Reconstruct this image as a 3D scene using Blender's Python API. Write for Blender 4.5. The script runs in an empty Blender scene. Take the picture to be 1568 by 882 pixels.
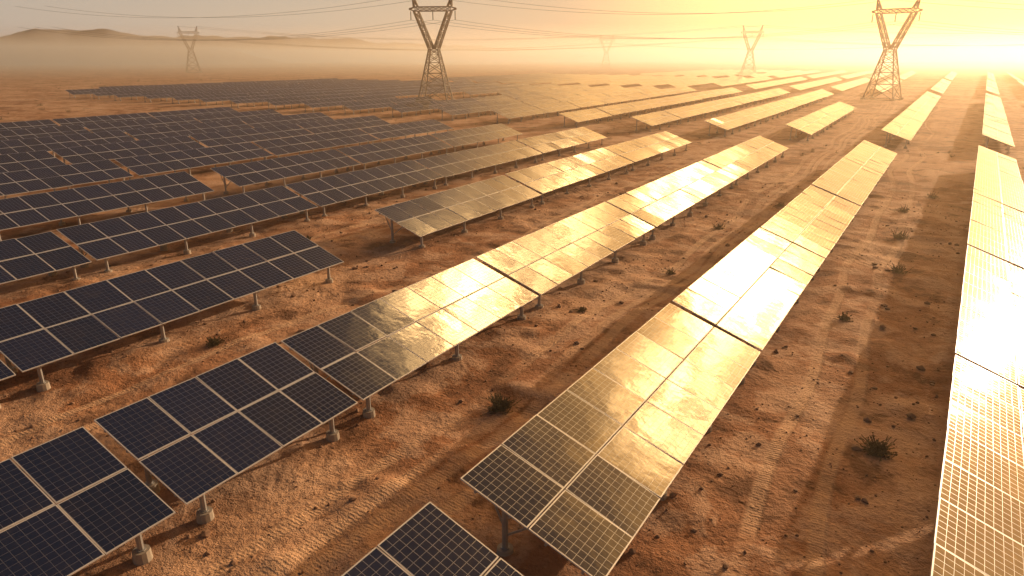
import bpy, math, random
import numpy as np
from mathutils import Vector, Matrix
random.seed(7); rng=np.random.default_rng(7)
S=bpy.context.scene
S.view_settings.view_transform='Standard'
try: S.view_settings.look='None'
except: pass
S.view_settings.exposure=0

# ------------------------------------------------------------ helpers
def nmat(name):
    m=bpy.data.materials.new(name); m.use_nodes=True
    nt=m.node_tree; nt.nodes.clear()
    return m,nt
class N:
    def __init__(s,nt): s.nt=nt
    def add(s,t,**k):
        n=s.nt.nodes.new(t)
        for a,b in k.items(): setattr(n,a,b)
        return n
    def set(s,n,i,v):
        if isinstance(v,bpy.types.NodeSocket): s.nt.links.new(v,n.inputs[i])
        elif v is not None: n.inputs[i].default_value=v
    def math(s,op,a,b=None,c=None,clamp=False):
        n=s.add('ShaderNodeMath',operation=op,use_clamp=clamp)
        s.set(n,0,a); s.set(n,1,b)
        if c is not None: s.set(n,2,c)
        return n.outputs[0]
    def vmath(s,op,a,b=None):
        n=s.add('ShaderNodeVectorMath',operation=op); s.set(n,0,a); s.set(n,1,b)
        return n.outputs['Value'] if op in('DOT_PRODUCT','LENGTH') else n.outputs[0]
    def noise(s,vec,scale,detail=4,rough=.5,dist=0):
        n=s.add('ShaderNodeTexNoise'); s.set(n,'Vector',vec); s.set(n,'Scale',float(scale)); s.set(n,'Detail',float(detail)); s.set(n,'Roughness',rough); s.set(n,'Distortion',float(dist))
        return n.outputs[0]
    def ramp(s,f,pts):
        n=s.add('ShaderNodeValToRGB'); s.set(n,0,f)
        e=n.color_ramp.elements
        while len(e)<len(pts): e.new(.5)
        for i,(p,c) in enumerate(pts):
            e[i].position=p; e[i].color=(*c,1) if len(c)==3 else c
        return n.outputs[0]
    def mapr(s,v,a,b,c,d,smooth=False):
        n=s.add('ShaderNodeMapRange'); 
        if smooth: n.interpolation_type='SMOOTHSTEP'
        for i,x in enumerate((v,a,b,c,d)): s.set(n,i,x)
        return n.outputs[0]
    def mix(s,f,a,b,mode='MIX'):
        n=s.add('ShaderNodeMix',data_type='RGBA',blend_type=mode)
        s.set(n,0,f); 
        for i,v in ((6,a),(7,b)):
            if isinstance(v,tuple) and len(v)==3: v=(*v,1)
            s.set(n,i,v)
        return n.outputs[2]
    def bump(s,h,strength,dist,normal=None):
        n=s.add('ShaderNodeBump'); s.set(n,'Height',h); s.set(n,'Strength',strength); s.set(n,'Distance',dist)
        if normal is not None: s.set(n,'Normal',normal)
        return n.outputs[0]
    def prin(s,**k):
        n=s.add('ShaderNodeBsdfPrincipled')
        for a,b in k.items():
            a=a.replace('_',' ')
            if isinstance(b,tuple) and len(b)==3: b=(*b,1)
            s.set(n,a,b)
        return n
    def out(s,sh,vol=None):
        o=s.add('ShaderNodeOutputMaterial')
        if sh is not None: s.nt.links.new(sh,o.inputs[0])
        if vol is not None: s.nt.links.new(vol,o.inputs[1])

# ------------------------------------------------------------ sun
SUN_AZ=math.radians(16)   # clockwise from +Y
SUN_EL=math.radians(11.5)
sd=Vector((math.sin(SUN_AZ)*math.cos(SUN_EL),math.cos(SUN_AZ)*math.cos(SUN_EL),math.sin(SUN_EL)))
l=bpy.data.lights.new('sun','SUN'); l.energy=5.0; l.angle=math.radians(.5); l.color=(1,.70,.42)
so=bpy.data.objects.new('sun',l); S.collection.objects.link(so)
so.rotation_euler=sd.to_track_quat('Z','Y').to_euler(); so.location=(40,120,60)

# ------------------------------------------------------------ world
W=bpy.data.worlds.new('World'); S.world=W; W.use_nodes=True
nt=W.node_tree; nt.nodes.clear(); n=N(nt)
tc=n.add('ShaderNodeTexCoord'); D=n.vmath('NORMALIZE',tc.outputs['Generated'])
c=n.math('MAXIMUM',n.vmath('DOT_PRODUCT',D,tuple(sd)),0.0)
sep=n.add('ShaderNodeSeparateXYZ'); n.set(sep,0,D); z=sep.outputs[2]
sky=n.add('ShaderNodeTexSky',sky_type='NISHITA'); sky.sun_disc=False
sky.sun_elevation=SUN_EL; sky.sun_rotation=SUN_AZ
sky.dust_density=2.0; sky.air_density=1.0; sky.ozone_density=1.0
tint=n.mix(1.0,sky.outputs[0],n.mix(n.mapr(c,.45,.95,0,1),(.92,.84,.90),(1.0,.56,.30)),'MULTIPLY')
bg1=n.add('ShaderNodeBackground'); n.set(bg1,0,tint); bg1.inputs[1].default_value=.05
p1=n.math('SUBTRACT',n.mapr(c,.69,.90,0.0,2.3,True),n.mapr(c,.90,.965,0.0,1.1,True))
p2=n.math('MULTIPLY',n.math('POWER',c,60.0),.6)
p3=n.math('MULTIPLY',n.math('POWER',c,700.0),6.0)
mp=n.add('ShaderNodeMapping'); n.set(mp,0,D); mp.inputs['Scale'].default_value=(1,1,1.6)
cl=n.mapr(n.noise(mp.outputs[0],7.0,4,.62,.5),.40,.62,.50,1.3,True)
cl=n.math('ADD',n.math('MULTIPLY',n.math('SUBTRACT',cl,1.0),n.mapr(z,.06,.2,0,1,True)),1.0)
# made-up bright sky spots, broken by noise, aimed to put glints on the panels
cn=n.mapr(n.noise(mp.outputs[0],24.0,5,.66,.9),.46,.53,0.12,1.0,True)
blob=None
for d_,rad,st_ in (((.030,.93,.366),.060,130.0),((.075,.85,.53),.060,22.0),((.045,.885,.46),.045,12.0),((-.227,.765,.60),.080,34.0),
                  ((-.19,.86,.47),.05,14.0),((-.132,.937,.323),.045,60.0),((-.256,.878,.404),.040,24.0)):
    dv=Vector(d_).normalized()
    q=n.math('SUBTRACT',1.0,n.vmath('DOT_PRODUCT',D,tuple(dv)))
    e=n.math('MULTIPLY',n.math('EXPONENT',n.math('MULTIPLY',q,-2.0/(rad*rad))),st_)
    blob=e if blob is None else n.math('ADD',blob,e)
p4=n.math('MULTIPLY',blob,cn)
glow=n.math('MULTIPLY',n.math('ADD',n.math('ADD',p1,p2),p3),cl)
glow=n.math('MULTIPLY',glow,n.mapr(z,0.02,.20,.30,1.0,True))
glow=n.math('MULTIPLY',glow,n.mapr(z,.57,.72,1.0,.05,True))
bg2=n.add('ShaderNodeBackground'); bg2.inputs[0].default_value=(1.0,.48,.11,1); n.set(bg2,1,glow)
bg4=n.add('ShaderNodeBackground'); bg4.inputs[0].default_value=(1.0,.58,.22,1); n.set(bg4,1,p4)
hz=n.math('MULTIPLY',n.mapr(z,0.0,.28,.64,.010,True),n.math('MULTIPLY_ADD',c,.28,.72))
bg3=n.add('ShaderNodeBackground'); n.set(bg3,0,n.mix(c,(1.0,.81,.67),(1.0,.67,.36))); n.set(bg3,1,hz)
def addsh(a,b):
    s=n.add('ShaderNodeAddShader'); nt.links.new(a.outputs[0],s.inputs[0]); nt.links.new(b.outputs[0],s.inputs[1]); return s
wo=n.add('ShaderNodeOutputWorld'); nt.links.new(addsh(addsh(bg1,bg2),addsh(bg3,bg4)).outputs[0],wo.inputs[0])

# ------------------------------------------------------------ camera
cam=bpy.data.cameras.new('camera'); co=bpy.data.objects.new('camera',cam); S.collection.objects.link(co)
cam.sensor_width=36; cam.lens=24.0; cam.clip_start=.1; cam.clip_end=20000
co.location=(0,0,12.5); co.rotation_euler=(math.radians(90-18.67),0,math.radians(32.8))
S.camera=co

# ------------------------------------------------------------ materials
m_glass,nt=nmat('pv_glass'); n=N(nt)
uv=n.add('ShaderNodeUVMap').outputs[0]
sx=n.add('ShaderNodeSeparateXYZ'); n.set(sx,0,uv); U,V=sx.outputs[0],sx.outputs[1]
def lines(c,count,w):
    f=n.math('FRACT',n.math('MULTIPLY',c,float(count)))
    d=n.math('ABSOLUTE',n.math('SUBTRACT',f,.5))
    return n.math('GREATER_THAN',d,.5-w)
g=n.math('MAXIMUM',lines(U,8,.030),lines(V,10,.030))
fine=lines(U,32,.06)
geo=n.add('ShaderNodeNewGeometry'); P=geo.outputs['Position']
at=n.add('ShaderNodeAttribute',attribute_name='mv').outputs['Fac']
base=n.mix(at,(.003,.006,.018),(.007,.011,.034))
base=n.mix(n.math('MULTIPLY',fine,.2),base,(.05,.05,.06))
base=n.mix(n.math('MULTIPLY',g,.45),base,(.12,.12,.14))
dn=n.noise(P,1.1,3,.65)
dust=n.mapr(dn,.48,.80,0.0,.04)
base=n.mix(dust,base,(.30,.20,.12))
rough=n.math('ADD',n.mapr(dn,.3,.7,.04,.09),n.math('MULTIPLY',g,.30))
rough=n.math('ADD',rough,n.math('MULTIPLY',at,.02))
b=n.bump(n.noise(P,1.3,3,.5),.26,.035)
pr=n.prin(Base_Color=base,Roughness=rough,IOR=2.4,Normal=b)
n.out(pr.outputs[0])

def metal(name,col,rough,met=.6,ns=3):
    m,nt=nmat(name); n=N(nt)
    P=n.add('ShaderNodeNewGeometry').outputs['Position']
    f=n.noise(P,ns,2,.6)
    c=n.mix(f,tuple(x*.75 for x in col),col)
    pr=n.prin(Base_Color=c,Roughness=rough,Metallic=met)
    n.out(pr.outputs[0]); return m
m_frame=metal('module_frame',(.68,.67,.67),.42,.25)
m_steel=metal('galvanised_steel',(.42,.41,.40),.5,.3)
m_conc=metal('concrete_footing',(.44,.38,.31),.9,0,6)
m_tower=metal('tower_steel',(.13,.12,.11),.7,.2)
m_wire=metal('wire',(.10,.09,.08),.6,.3)

# ground
m_gr,nt=nmat('desert_sand'); n=N(nt)
P=n.add('ShaderNodeNewGeometry').outputs['Position']
sp=n.add('ShaderNodeSeparateXYZ'); n.set(sp,0,P); X,Y=sp.outputs[0],sp.outputs[1]
nb=n.noise(P,.07,4,.6); nm=n.noise(P,.38,5,.65,.3); nf=n.noise(P,4.5,4,.7); nff=n.noise(P,22,2,.7)
col=n.ramp(nb,[(.3,(.215,.095,.048)),(.47,(.36,.172,.09)),(.55,(.49,.285,.175)),(.7,(.56,.365,.245))])
col=n.mix(n.mapr(nm,.48,.58,0,.6,True),col,(.60,.40,.28))
col=n.mix(n.mapr(nm,.46,.36,0,.8,True),col,(.14,.066,.036))
col=n.mix(n.mapr(nf,.5,.72,0,.55,True),col,(.12,.055,.032))
col=n.mix(n.mapr(nff,.6,.75,0,.4,True),col,(.58,.44,.32))
wob=n.math('MULTIPLY',n.math('SUBTRACT',n.noise(P,.04,1,.5),.5),5.0)
xs=n.math('ADD',n.math('ADD',X,n.math('MULTIPLY',Y,.028)),wob)
tr=None
for xc in (-24.3,-12.4,-2.0,-36.5,-11.2):
    d=n.math('ABSOLUTE',n.math('SUBTRACT',n.math('ABSOLUTE',n.math('SUBTRACT',xs,xc)),.95))
    t=n.mapr(d,.16,.34,1,0,True)
    tr=t if tr is None else n.math('MAXIMUM',tr,t)
tr=n.math('MULTIPLY',tr,n.mapr(nb,.40,.50,.3,1,True))
wv=n.add('ShaderNodeTexWave',wave_type='BANDS',bands_direction='DIAGONAL'); n.set(wv,'Vector',P); wv.inputs['Scale'].default_value=.9; wv.inputs['Distortion'].default_value=6; wv.inputs['Detail'].default_value=2; wv.inputs['Detail Scale'].default_value=.7
rip=n.math('MULTIPLY',wv.outputs[1],n.mapr(n.noise(P,.14,1,.6),.59,.68,0,1,True))
trd=n.add('ShaderNodeTexWave',wave_type='BANDS',bands_direction='Y'); n.set(trd,'Vector',P); trd.inputs['Scale'].default_value=2.6; trd.inputs['Distortion'].default_value=1.5
col=n.mix(n.math('MULTIPLY',tr,.65),col,(.60,.39,.25))
vor=n.add('ShaderNodeTexVoronoi'); n.set(vor,'Vector',P); vor.inputs['Scale'].default_value=2.6
clod=n.mapr(vor.outputs[0],.0,.28,1,0,True)
clod=n.math('MULTIPLY',clod,n.mapr(nm,.50,.40,0,1,True))
h=n.math('ADD',n.math('MULTIPLY',nm,.66),n.math('MULTIPLY',nf,.36))
h=n.math('ADD',h,n.math('MULTIPLY',nff,.09))
h=n.math('ADD',h,n.math('MULTIPLY',clod,.16))
h=n.math('ADD',h,n.math('MULTIPLY',rip,.07))
h=n.math('ADD',h,n.math('MULTIPLY',tr,n.math('SUBTRACT',n.math('MULTIPLY',trd.outputs[1],.03),.20)))
b=n.bump(h,.88,.35)
n.out(n.prin(Base_Color=col,Roughness=.95,Specular_IOR_Level=.15,Normal=b).outputs[0])

# ------------------------------------------------------------ terrain
def vnoise(x,y,seed=0):
    xi=np.floor(x).astype(np.int64); yi=np.floor(y).astype(np.int64); fx=x-xi; fy=y-yi
    def hsh(a,b):
        h=(a*374761393+b*668265263+seed*1442695041)&0xffffffff
        h=((h^(h>>13))*1274126177)&0xffffffff
        return ((h^(h>>16))&0xffff)/65535.0
    sx=fx*fx*(3-2*fx); sy=fy*fy*(3-2*fy)
    return (hsh(xi,yi)*(1-sx)+hsh(xi+1,yi)*sx)*(1-sy)+(hsh(xi,yi+1)*(1-sx)+hsh(xi+1,yi+1)*sx)*sy
def fbm(x,y,o=4,seed=0):
    r=0;a=.5
    for i in range(o):
        r=r+a*(vnoise(x*2**i+17*i,y*2**i+31*i,seed+i)-.5); a*=.5
    return r
def gh(x,y):
    x=np.asarray(x,float); y=np.asarray(y,float)
    lump=np.clip(fbm(x/2.6,y/2.6,3,40)-.07,0,1)*.8     # loose mounds
    return .36*fbm(x/9,y/9,3,1)+.28*fbm(x/1.6,y/1.6,4,5)+lump-.06
def axis(lo,hi,step,lo2,hi2,g=1.12):
    a=list(np.arange(lo,hi,step)); s=step
    while a[-1]<hi2: s*=g; a.append(a[-1]+s)
    s=step
    while a[0]>lo2: s*=g; a.insert(0,a[0]-s)
    return np.array(a)
ax=axis(-50,12,.2,-9000,9000); ay=axis(2,75,.2,-1500,12000)
GX,GY=np.meshgrid(ax,ay); GZ=gh(GX,GY)
r=np.hypot(GX,GY); GZ*=np.clip(1.3-r/500,0.0,1); GZ+=np.where(r>600,fbm(GX/300,GY/300,3,9)*np.clip((r-600)/1500,0,1)*10,0)
nx,ny=len(ax),len(ay)
verts=np.stack([GX.ravel(),GY.ravel(),GZ.ravel()],1)
i=np.arange((ny-1)*(nx-1)); rr=i//(nx-1); cc=i%(nx-1); a0=rr*nx+cc
faces=np.stack([a0,a0+1,a0+nx+1,a0+nx],1)
me=bpy.data.meshes.new('desert_ground')
me.vertices.add(len(verts)); me.vertices.foreach_set('co',verts.ravel())
me.loops.add(faces.size); me.loops.foreach_set('vertex_index',faces.ravel().astype(np.int32))
me.polygons.add(len(faces)); me.polygons.foreach_set('loop_start',(np.arange(len(faces))*4).astype(np.int32))
me.polygons.foreach_set('use_smooth',np.ones(len(faces),bool))
me.update(calc_edges=True); me.materials.append(m_gr)
S.collection.objects.link(bpy.data.objects.new('desert_ground',me))

# ------------------------------------------------------------ mesh builder
class MB:
    def __init__(s): s.v=[];s.f=[];s.m=[];s.uv=[];s.a=[]
    def quad(s,p,mi,uv=None,a=0.):
        k=len(s.v); s.v+=p; s.f.append(tuple(range(k,k+len(p)))); s.m.append(mi)
        s.uv+= uv if uv else [(0,0)]*len(p); s.a.append(a)
    def box(s,c,x,y,z,mi):
        P=[c+sx*x+sy*y+sz*z for sx in(-1,1) for sy in(-1,1) for sz in(-1,1)]
        for f in((0,1,3,2),(4,6,7,5),(0,4,5,1),(2,3,7,6),(0,2,6,4),(1,5,7,3)):
            s.quad([P[i] for i in f],mi)
    def beam(s,a,b,w,mi,h=None):
        a=Vector(a);b=Vector(b);d=b-a; L=d.length
        if L<1e-6: return
        d/=L; up=Vector((0,0,1)) if abs(d.z)<.9 else Vector((1,0,0))
        x=d.cross(up).normalized(); y=x.cross(d)
        s.box((a+b)/2,x*w/2,y*(h or w)/2,d*L/2,mi)
    def cyl(s,a,b,r,mi,n=10,r2=None):
        a=Vector(a);b=Vector(b);d=(b-a).normalized(); up=Vector((0,0,1)) if abs(d.z)<.9 else Vector((1,0,0))
        x=d.cross(up).normalized(); y=x.cross(d); r2=r if r2 is None else r2
        A=[a+(x*math.cos(t)+y*math.sin(t))*r for t in [2*math.pi*i/n for i in range(n)]]
        B=[b+(x*math.cos(t)+y*math.sin(t))*r2 for t in [2*math.pi*i/n for i in range(n)]]
        for i in range(n):
            j=(i+1)%n; s.quad([A[i],A[j],B[j],B[i]],mi)
        s.quad(list(B),mi); s.quad(list(A)[::-1],mi)
    def obj(s,name,mats,loc=(0,0,0),rz=0):
        me=bpy.data.meshes.new(name); me.from_pydata([tuple(v) for v in s.v],[],s.f)
        for m in mats: me.materials.append(m)
        me.polygons.foreach_set('material_index',s.m)
        u=me.uv_layers.new(name='UVMap'); u.data.foreach_set('uv',np.array(s.uv,dtype=np.float32).ravel())
        at=me.attributes.new('mv','FLOAT','FACE'); at.data.foreach_set('value',s.a)
        me.update(); o=bpy.data.objects.new(name,me); o.location=loc; o.rotation_euler=(0,0,rz)
        S.collection.objects.link(o); return o
PV=[m_glass,m_frame,m_steel,m_conc]
TILT=math.radians(19.5)
def table(mb,L,nm,M=None,detail=2,dz=0,dt=0):
    t=TILT+dt; ct,st=math.cos(t),math.sin(t); zc=1.78+dz
    T=M or Matrix.Identity(4)
    def pt(s,a,h): return T@Vector((s*ct+h*st,a,zc-s*st+h*ct))
    ml=L/nm; g=.012; hs=2.1
    for i in range(nm):
        a0=-L/2+i*ml+g; a1=a0+ml-2*g
        for s0,s1 in((-hs,-.02),(.02,hs)):
            j=[random.gauss(0,.004) for _ in range(3)]
            cs=(s0+s1)/2; ca=(a0+a1)/2
            def q(s,a,h): return pt(s,a,h+j[0]+j[1]*2*(s-cs)+j[2]*2*(a-ca))
            f=.030; 
            top=[q(s0,a0,0),q(s1,a0,0),q(s1,a1,0),q(s0,a1,0)]
            mb.quad(top,1)
            if detail>0:
                bot=[q(s0,a0,-.04),q(s1,a0,-.04),q(s1,a1,-.04),q(s0,a1,-.04)]
                for k in range(4):
                    k2=(k+1)%4; mb.quad([bot[k],bot[k2],top[k2],top[k]],1)
                mb.quad(bot[::-1],1)
            mb.quad([q(s0+f,a0+f,.003),q(s1-f,a0+f,.003),q(s1-f,a1-f,.003),q(s0+f,a1-f,.003)],0,[(0,0),(0,1),(1,1),(1,0)] ,random.random())
    if detail>0:
        X=(T.to_3x3()@Vector((ct,0,-st))); Z=(T.to_3x3()@Vector((st,0,ct))); Yv=T.to_3x3()@Vector((0,1,0))
        for s in (-1.6,-.55,.55,1.6):
            mb.box(pt(s,0,-.085),X*.03,Yv*(L/2-.02),Z*.04,2)
        npst=max(2,round(L/4.3)); 
        for i in range(npst):
            a=-L/2+.8+(L-1.6)*i/(npst-1)
            mb.box(pt(0,a,-.175),X*1.95,Yv*.035,Z*.045,2)
            for s in(-1.15,1.6):
                p=pt(s,a,-.2); ground=Vector((p.x,p.y,-.35))
                mb.cyl(ground,p,.085,2,8)
                mb.cyl((p.x,p.y,-.4),(p.x,p.y,.17),.26,3,12,.22)
                mb.cyl((p.x,p.y,.17),(p.x,p.y,.20),.13,2,8)
            if detail>1:
                lo=pt(-1.15,a,-.2); 
                mb.beam(Vector((lo.x,lo.y,.55)),pt(.2,a,-.2),.05,2)
                mb.beam(Vector((lo.x,lo.y,.75)),pt(-1.9,a,-.2),.045,2)
        mb.beam(pt(-1.15,-L/2+.8,-.42),pt(-1.15,L/2-.8,-.42),.06,2)
rows1={
 'R':(2.85,.012,[(-6,11,9),(11.3,27.1,8),(27.5,45.2,9),(45.5,64,10),(64.3,82.5,10),(82.8,101,10)]),
 'A':(-6.95,-.013,[(-6,10.5,9),(11.7,27.0,8),(27.3,43.2,8),(43.5,61,9),(61.3,80,10),(80.3,99,10)]),
 'B':(-17.5,-.034,[(-9,7.95,9),(8.25,14.9,4),(15.15,28,7),(28.25,45.2,9),(45.5,70,13),(70.3,97,14)]),
 'C':(-30.2,-.036,[(-8,9.5,9),(9.7,27,9),(34.2,51.4,9),(51.7,73.6,11),(73.9,96,12)]),
 'D':(-43.1,-.036,[(1,19,9),(19.3,37,9),(37.3,54,9),(54.3,75,11),(75.3,95.6,11)]),
 'E':(-56.2,-.040,[(1,18.5,9),(18.8,36.8,9),(39.5,56,9),(56.3,74,9),(74.3,93,10)]),
 'S':(15.5,.01,[(4,38,18),(38.5,70,16),(70.5,101,16)]),
 'T':(28.5,.01,[(4,38,18),(38.5,70,16),(70.5,101,16)]),
}
for i,u in enumerate((-69.8,-83.8,-97.8,-111.8,-125.8)):
    a=random.uniform(-2,2)
    rows1['F%d'%i]=(u,-.05,[(2,20+a,9),(20.3+a,38+a,9),(38.6+a+random.choice((0,2)),56+a,9),(56.4+a,75,9),(75.3,94,9)])
for k,(u0,kk,tb) in rows1.items():
    for v0,v1,nm_ in tb:
        mb=MB(); vc=(v0+v1)/2
        near=k in 'RABCDE'
        table(mb,(v1-v0)*math.hypot(1,kk),nm_,None,2 if near else 1,random.gauss(0,.02),random.gauss(0,.005))
        mb.obj('solar_panel_table',PV,(u0+kk*vc,vc,0),-math.atan(kk))
def far_block(urows,v0,v1,det,skip=None):
    mb=MB()
    for (u0,kk) in urows:
        v=v0+random.uniform(-.5,1)
        while v<v1-8:
            L=17.1; vc=v+L/2
            u=u0+kk*vc
            if not(skip and skip(u,vc)) and random.random()>.015:
                M=Matrix.Translation((u,vc,0))@Matrix.Rotation(-math.atan(kk),4,'Z')
                table(mb,L,9,M,det,random.gauss(0,.03),random.gauss(0,.008))
            v+=L+.35
    mb.obj('solar_panel_array',PV)
base_rows=[(41.5,.01),(28.5,.01),(15.5,.01),(3.1,.012),(-6.95,-.008),(-17.5,-.034),(-30.2,-.036),(-43.1,-.040),(-56.5,-.05),(-70.5,-.06)]
u=-84.5
while u>-290: base_rows.append((u,-.06)); u-=14
sk=lambda u,v: (-34<u<-12 and 180<v<290) or (-150<u<-122 and 155<v<182)
far_block([r for r in base_rows if r[0]<20 and r[0]>-262],115.5,262,1,sk)
far_block([r for r in base_rows if r[0]>-215],276,420,0)
far_block([r for r in base_rows if r[0]>-160],436,640,0,lambda u,v:(-155<u<-122 and 518<v<550))

# ------------------------------------------------------------ towers
def lattice(mb,secs,w,wb):
    for i,s in enumerate(secs):
        for k in range(4):
            mb.beam(s[k],s[(k+1)%4],wb,0)
        if i:
            p=secs[i-1]
            for k in range(4):
                mb.beam(p[k],s[k],w,0)
                mb.beam(p[k],s[(k+1)%4],wb,0); mb.beam(p[(k+1)%4],s[k],wb,0)
def sq(cx,z,hx,hy): return [Vector((cx-hx,-hy,z)),Vector((cx+hx,-hy,z)),Vector((cx+hx,hy,z)),Vector((cx-hx,hy,z))]
def tower(loc,rz,sc=1.0,thick=1.0):
    mb=MB(); w=.27*thick; wb=.14*thick
    zs=[0,4.5,8,11,13.2,14.8]; secs=[sq(0,z,4.4-(4.4-1.35)*z/14.8,4.2-(4.2-1.2)*z/14.8) for z in zs]
    lattice(mb,secs,w,wb)
    for sx in(-1,1):
        arm=[]
        for t in (0,.25,.5,.75,1):
            arm.append(sq(sx*(.75+4.2*t),14.8+10.4*t,.72,1.15-.5*t))
        lattice(mb,arm,w*.85,wb)
        horn=[sq(sx*(5.0+.9*t),26.4+3.4*t,.55*(1-t)+.08,.6*(1-t)+.08) for t in(0,.5,1)]
        lattice(mb,horn,w*.7,wb)
        mb.cyl((sx*6.6,0,25.2),(sx*6.6,0,22.8),.14,0,6)
    mb.cyl((0,0,25.2),(0,0,22.8),.14,0,6)
    beam=[]
    for x in np.linspace(-7.0,7.0,9):
        hz=.6*(1-max(0,(abs(x)-5)/2)*.75)
        beam.append([Vector((x,-hz,25.8-hz)),Vector((x,hz,25.8-hz)),Vector((x,hz,25.8+hz)),Vector((x,-hz,25.8+hz))])
    lattice(mb,beam,w*.6,wb*.8)
    for sx in(-1,1):
        for sy in(-1,1): mb.box(Vector((sx*4.4,sy*4.2,.1)),Vector((.5,0,0)),Vector((0,.5,0)),Vector((0,0,.45)),1)
    o=mb.obj('transmission_tower',[m_tower,m_conc],loc,rz); o.scale=(sc,)*3
    M=Matrix.Translation(loc)@Matrix.Rotation(rz,4,'Z')@Matrix.Scale(sc,4)
    return [M@Vector(p) for p in((-6.6,0,22.8),(0,0,22.8),(6.6,0,22.8),(-5.9,0,29.7),(5.9,0,29.7))]
T1=tower((-135,167,0),math.radians(25),1.0,1.25)
T2=tower((-22.7,250,0),math.radians(-12),1.0,1.2)
T3=tower((-138.5,534,0),math.radians(5),1.15)
T4=tower((-580,380,0),math.radians(50),1.28)
T5=tower((-319,673,0),math.radians(25),1.15)
wm=MB()
def wire(a,b,sag,r=.032):
    pr=None
    for i in range(25):
        t=i/24; p=a.lerp(b,t); p.z-=4*sag*t*(1-t)
        if pr is not None: wm.beam(pr,p,r*2,0)
        pr=p
def span(A,B,sag,r=.032):
    for a,b in zip(A,B): wire(a,b,sag,r)
off=lambda T,v:[p+Vector(v) for p in T]
span(T1,T2,5); span(T2,off(T2,(150,60,0)),5); span(off(T1,(-150,-40,0)),T1,5)
span(T4,T5,8,.06); span(T5,off(T5,(300,200,0)),6,.06); span(T3,off(T3,(260,120,0)),6,.06); span(T4,T3,10,.05)
wm.obj('power_line',[m_wire])

# ------------------------------------------------------------ hills
m_hill,nt=nmat('hill_rock'); n=N(nt); P=n.add('ShaderNodeNewGeometry').outputs['Position']
n.out(n.prin(Base_Color=n.mix(n.noise(P,.01,5,.6),(.12,.105,.11),(.19,.17,.17)),Roughness=1.0).outputs[0])
def hills(d0,d1,az0,az1,hf,name):
    na,nr=320,14; A=np.linspace(math.radians(az0),math.radians(az1),na); R=np.linspace(0,1,nr)
    vs=[];fs=[]
    for j,r_ in enumerate(R):
        prof=math.sin(math.pi*r_)**.8 if 0<r_<1 else 0
        for i,a in enumerate(A):
            d=d0+(d1-d0)*r_; x=math.sin(a)*d; y=math.cos(a)*d
            nz=float(fbm(np.array(x/110),np.array(y/110),5,3))
            vs.append((x,y,-3+max(0,hf(math.degrees(a))*prof*(1+nz*.6))))
    for j in range(nr-1):
        for i in range(na-1):
            k=j*na+i; fs.append((k,k+1,k+na+1,k+na))
    me=bpy.data.meshes.new(name); me.from_pydata(vs,[],fs); me.materials.append(m_hill)
    for p in me.polygons: p.use_smooth=True
    S.collection.objects.link(bpy.data.objects.new(name,me))
def hf1(a):
    xs=[-100,-76,-70,-68,-66,-64.5,-62,-60,-58,-54,-50]; ys=[44,54,60,58,64,62,66,56,52,32,0]
    return float(np.interp(a,xs,ys))
def hf2(a):
    xs=[-66,-60,-55,-52,-48,-44,-38,-30,-22]; ys=[40,76,88,78,88,72,64,40,0]
    return float(np.interp(a,xs,ys))
hills(1500,2100,-100,-48,hf1,'distant_hills')
hills(2500,3300,-66,-20,hf2,'distant_hills')

# ------------------------------------------------------------ stones & shrubs
def stones():
    import bmesh
    bm=bmesh.new(); bmesh.ops.create_icosphere(bm,subdivisions=1,radius=1)
    bv=np.array([v.co[:] for v in bm.verts]); bf=np.array([[v.index for v in f.verts] for f in bm.faces]); bm.free()
    nv=len(bv)
    cnt=11000; X=rng.uniform(-48,10,cnt); Y=rng.uniform(3,75,cnt)
    dens=fbm(X/3,Y/3,3,21); keep=dens>-.02; X=X[keep];Y=Y[keep]; k=len(X)
    s=.022+.035*rng.pareto(2.6,k); s=np.minimum(s,.2); Z=gh(X,Y)+s*.15
    V=[];F=[]
    for i in range(k):
        v=bv*(1+rng.uniform(-.3,.3,(nv,1)))*np.array([1,rng.uniform(.6,1),rng.uniform(.45,.8)])*s[i]
        a=rng.uniform(0,6.28); c_,s_=math.cos(a),math.sin(a)
        v=v@np.array([[c_,-s_,0],[s_,c_,0],[0,0,1]])+np.array([X[i],Y[i],Z[i]])
        V.append(v); F.append(bf+nv*i)
    me=bpy.data.meshes.new('scattered_stones'); me.from_pydata(np.vstack(V).tolist(),[],np.vstack(F).tolist())
    m,nt=nmat('stone'); n=N(nt); P=n.add('ShaderNodeNewGeometry').outputs['Position']
    n.out(n.prin(Base_Color=n.mix(n.noise(P,2,2),(.16,.08,.05),(.38,.24,.155)),Roughness=.95).outputs[0])
    me.materials.append(m); S.collection.objects.link(bpy.data.objects.new('scattered_stones',me))
stones()
m_sh,nt=nmat('desert_shrub'); n=N(nt); P=n.add('ShaderNodeNewGeometry').outputs['Position']
n.out(n.prin(Base_Color=n.mix(n.noise(P,6,2),(.06,.06,.025),(.22,.17,.08)),Roughness=.9).outputs[0])
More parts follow.
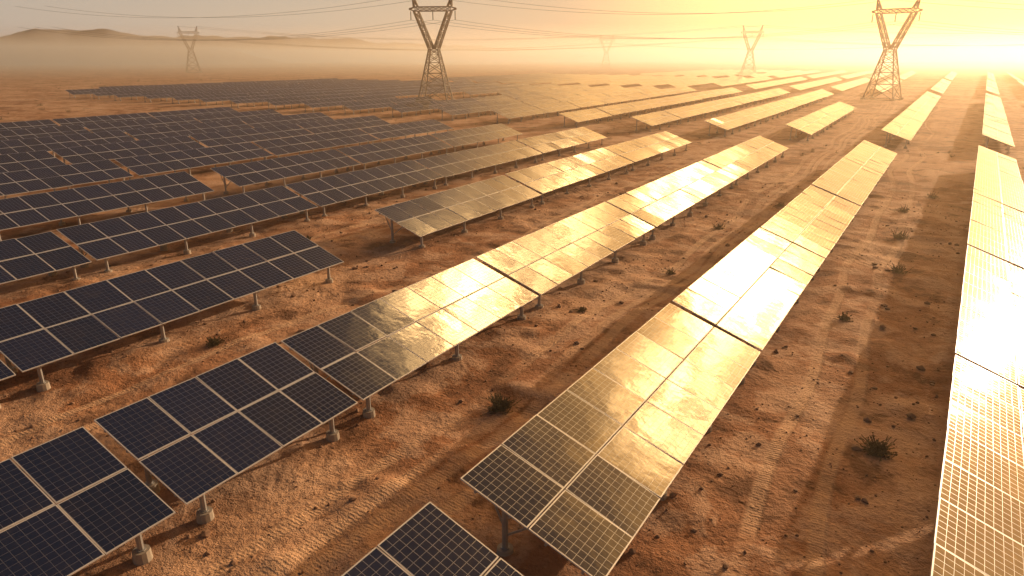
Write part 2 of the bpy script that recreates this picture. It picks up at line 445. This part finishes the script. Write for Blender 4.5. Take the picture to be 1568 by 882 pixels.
def shrub(mb,x,y,R,cnt):
    z=float(gh(x,y))
    for _ in range(cnt):
        a=random.uniform(0,6.28); e=random.uniform(.1,1.45); L=R*random.uniform(.5,1.1)*(0.8+.3*math.sin(a*3+x))
        d=Vector((math.cos(a)*math.cos(e),math.sin(a)*math.cos(e),math.sin(e)*.8))
        b0=Vector((x,y,z))+Vector((random.gauss(0,R*.18),random.gauss(0,R*.18),0)); tip=b0+d*L
        mb.beam(b0,tip,.012*max(1,R*1.3),0)
        for q in range(5):
            p=b0.lerp(tip,random.uniform(.4,1)); s=random.uniform(.03,.07)*max(.8,R)
            u_=Vector((random.gauss(0,1),random.gauss(0,1),random.gauss(0,1))).normalized(); w_=u_.orthogonal().normalized()
            mb.quad([p-u_*s,p+w_*s*.5,p+u_*s,p-w_*s*.5],0)
for x,y,R,c_ in((-12.8,19.0,.72,210),(-27,16.8,.5,130),(-.5,23.4,.75,150),(-25,44,.5,70),(-13.5,39,.5,60),(-1.8,47,.8,90),(-2.4,56,.9,90),(-24.5,26,.4,60),(-3,66,.8,80),(-38,32,.4,50),
                (-3.3,36,.5,80),(-14.5,52,.6,70),(-26,60,.7,70),(-15,30,.35,50),(-1.2,75,.8,70),(-12.3,63,.6,60)):
    mb=MB(); shrub(mb,x,y,R,c_); mb.obj('desert_shrub',[m_sh])
mb=MB()
for _ in range(420):
    x=random.uniform(-420,-60); y=random.uniform(30,420)
    if x>-136 and y<97: continue
    if y>110 and x>-300: continue
    R=random.uniform(.5,1.5); shrub(mb,x,y,R,14)
for _ in range(60):
    shrub(mb,random.uniform(-130,15),random.uniform(99,113),random.uniform(.3,.7),12)
mb.obj('scattered_shrubs',[m_sh])

# ------------------------------------------------------------ low dust haze (near air + denser mist bank far off)
def haze(name,dens,aniso,col,d0,d1,z0,z1):
    mh,nt=nmat(name); n=N(nt)
    vs=n.add('ShaderNodeVolumeScatter'); vs.inputs['Color'].default_value=(*col,1); vs.inputs['Density'].default_value=dens; vs.inputs['Anisotropy'].default_value=aniso
    n.out(None,vs.outputs[0])
    R=Matrix.Rotation(math.radians(32.8),3,'Z'); fx=R@Vector((1,0,0)); fy=R@Vector((0,1,0))
    mb=MB(); mb.box(fy*((d0+d1)/2)+Vector((0,0,(z0+z1)/2)),fx*6000,fy*((d1-d0)/2),Vector((0,0,(z1-z0)/2)),0)
    mb.obj(name,[mh])
haze('dust_haze',.00095,.62,(1,.78,.54),-300,420,-4,24)
haze('mist_bank',.0023,.5,(1,.85,.70),420.05,6000,-4.1,31)
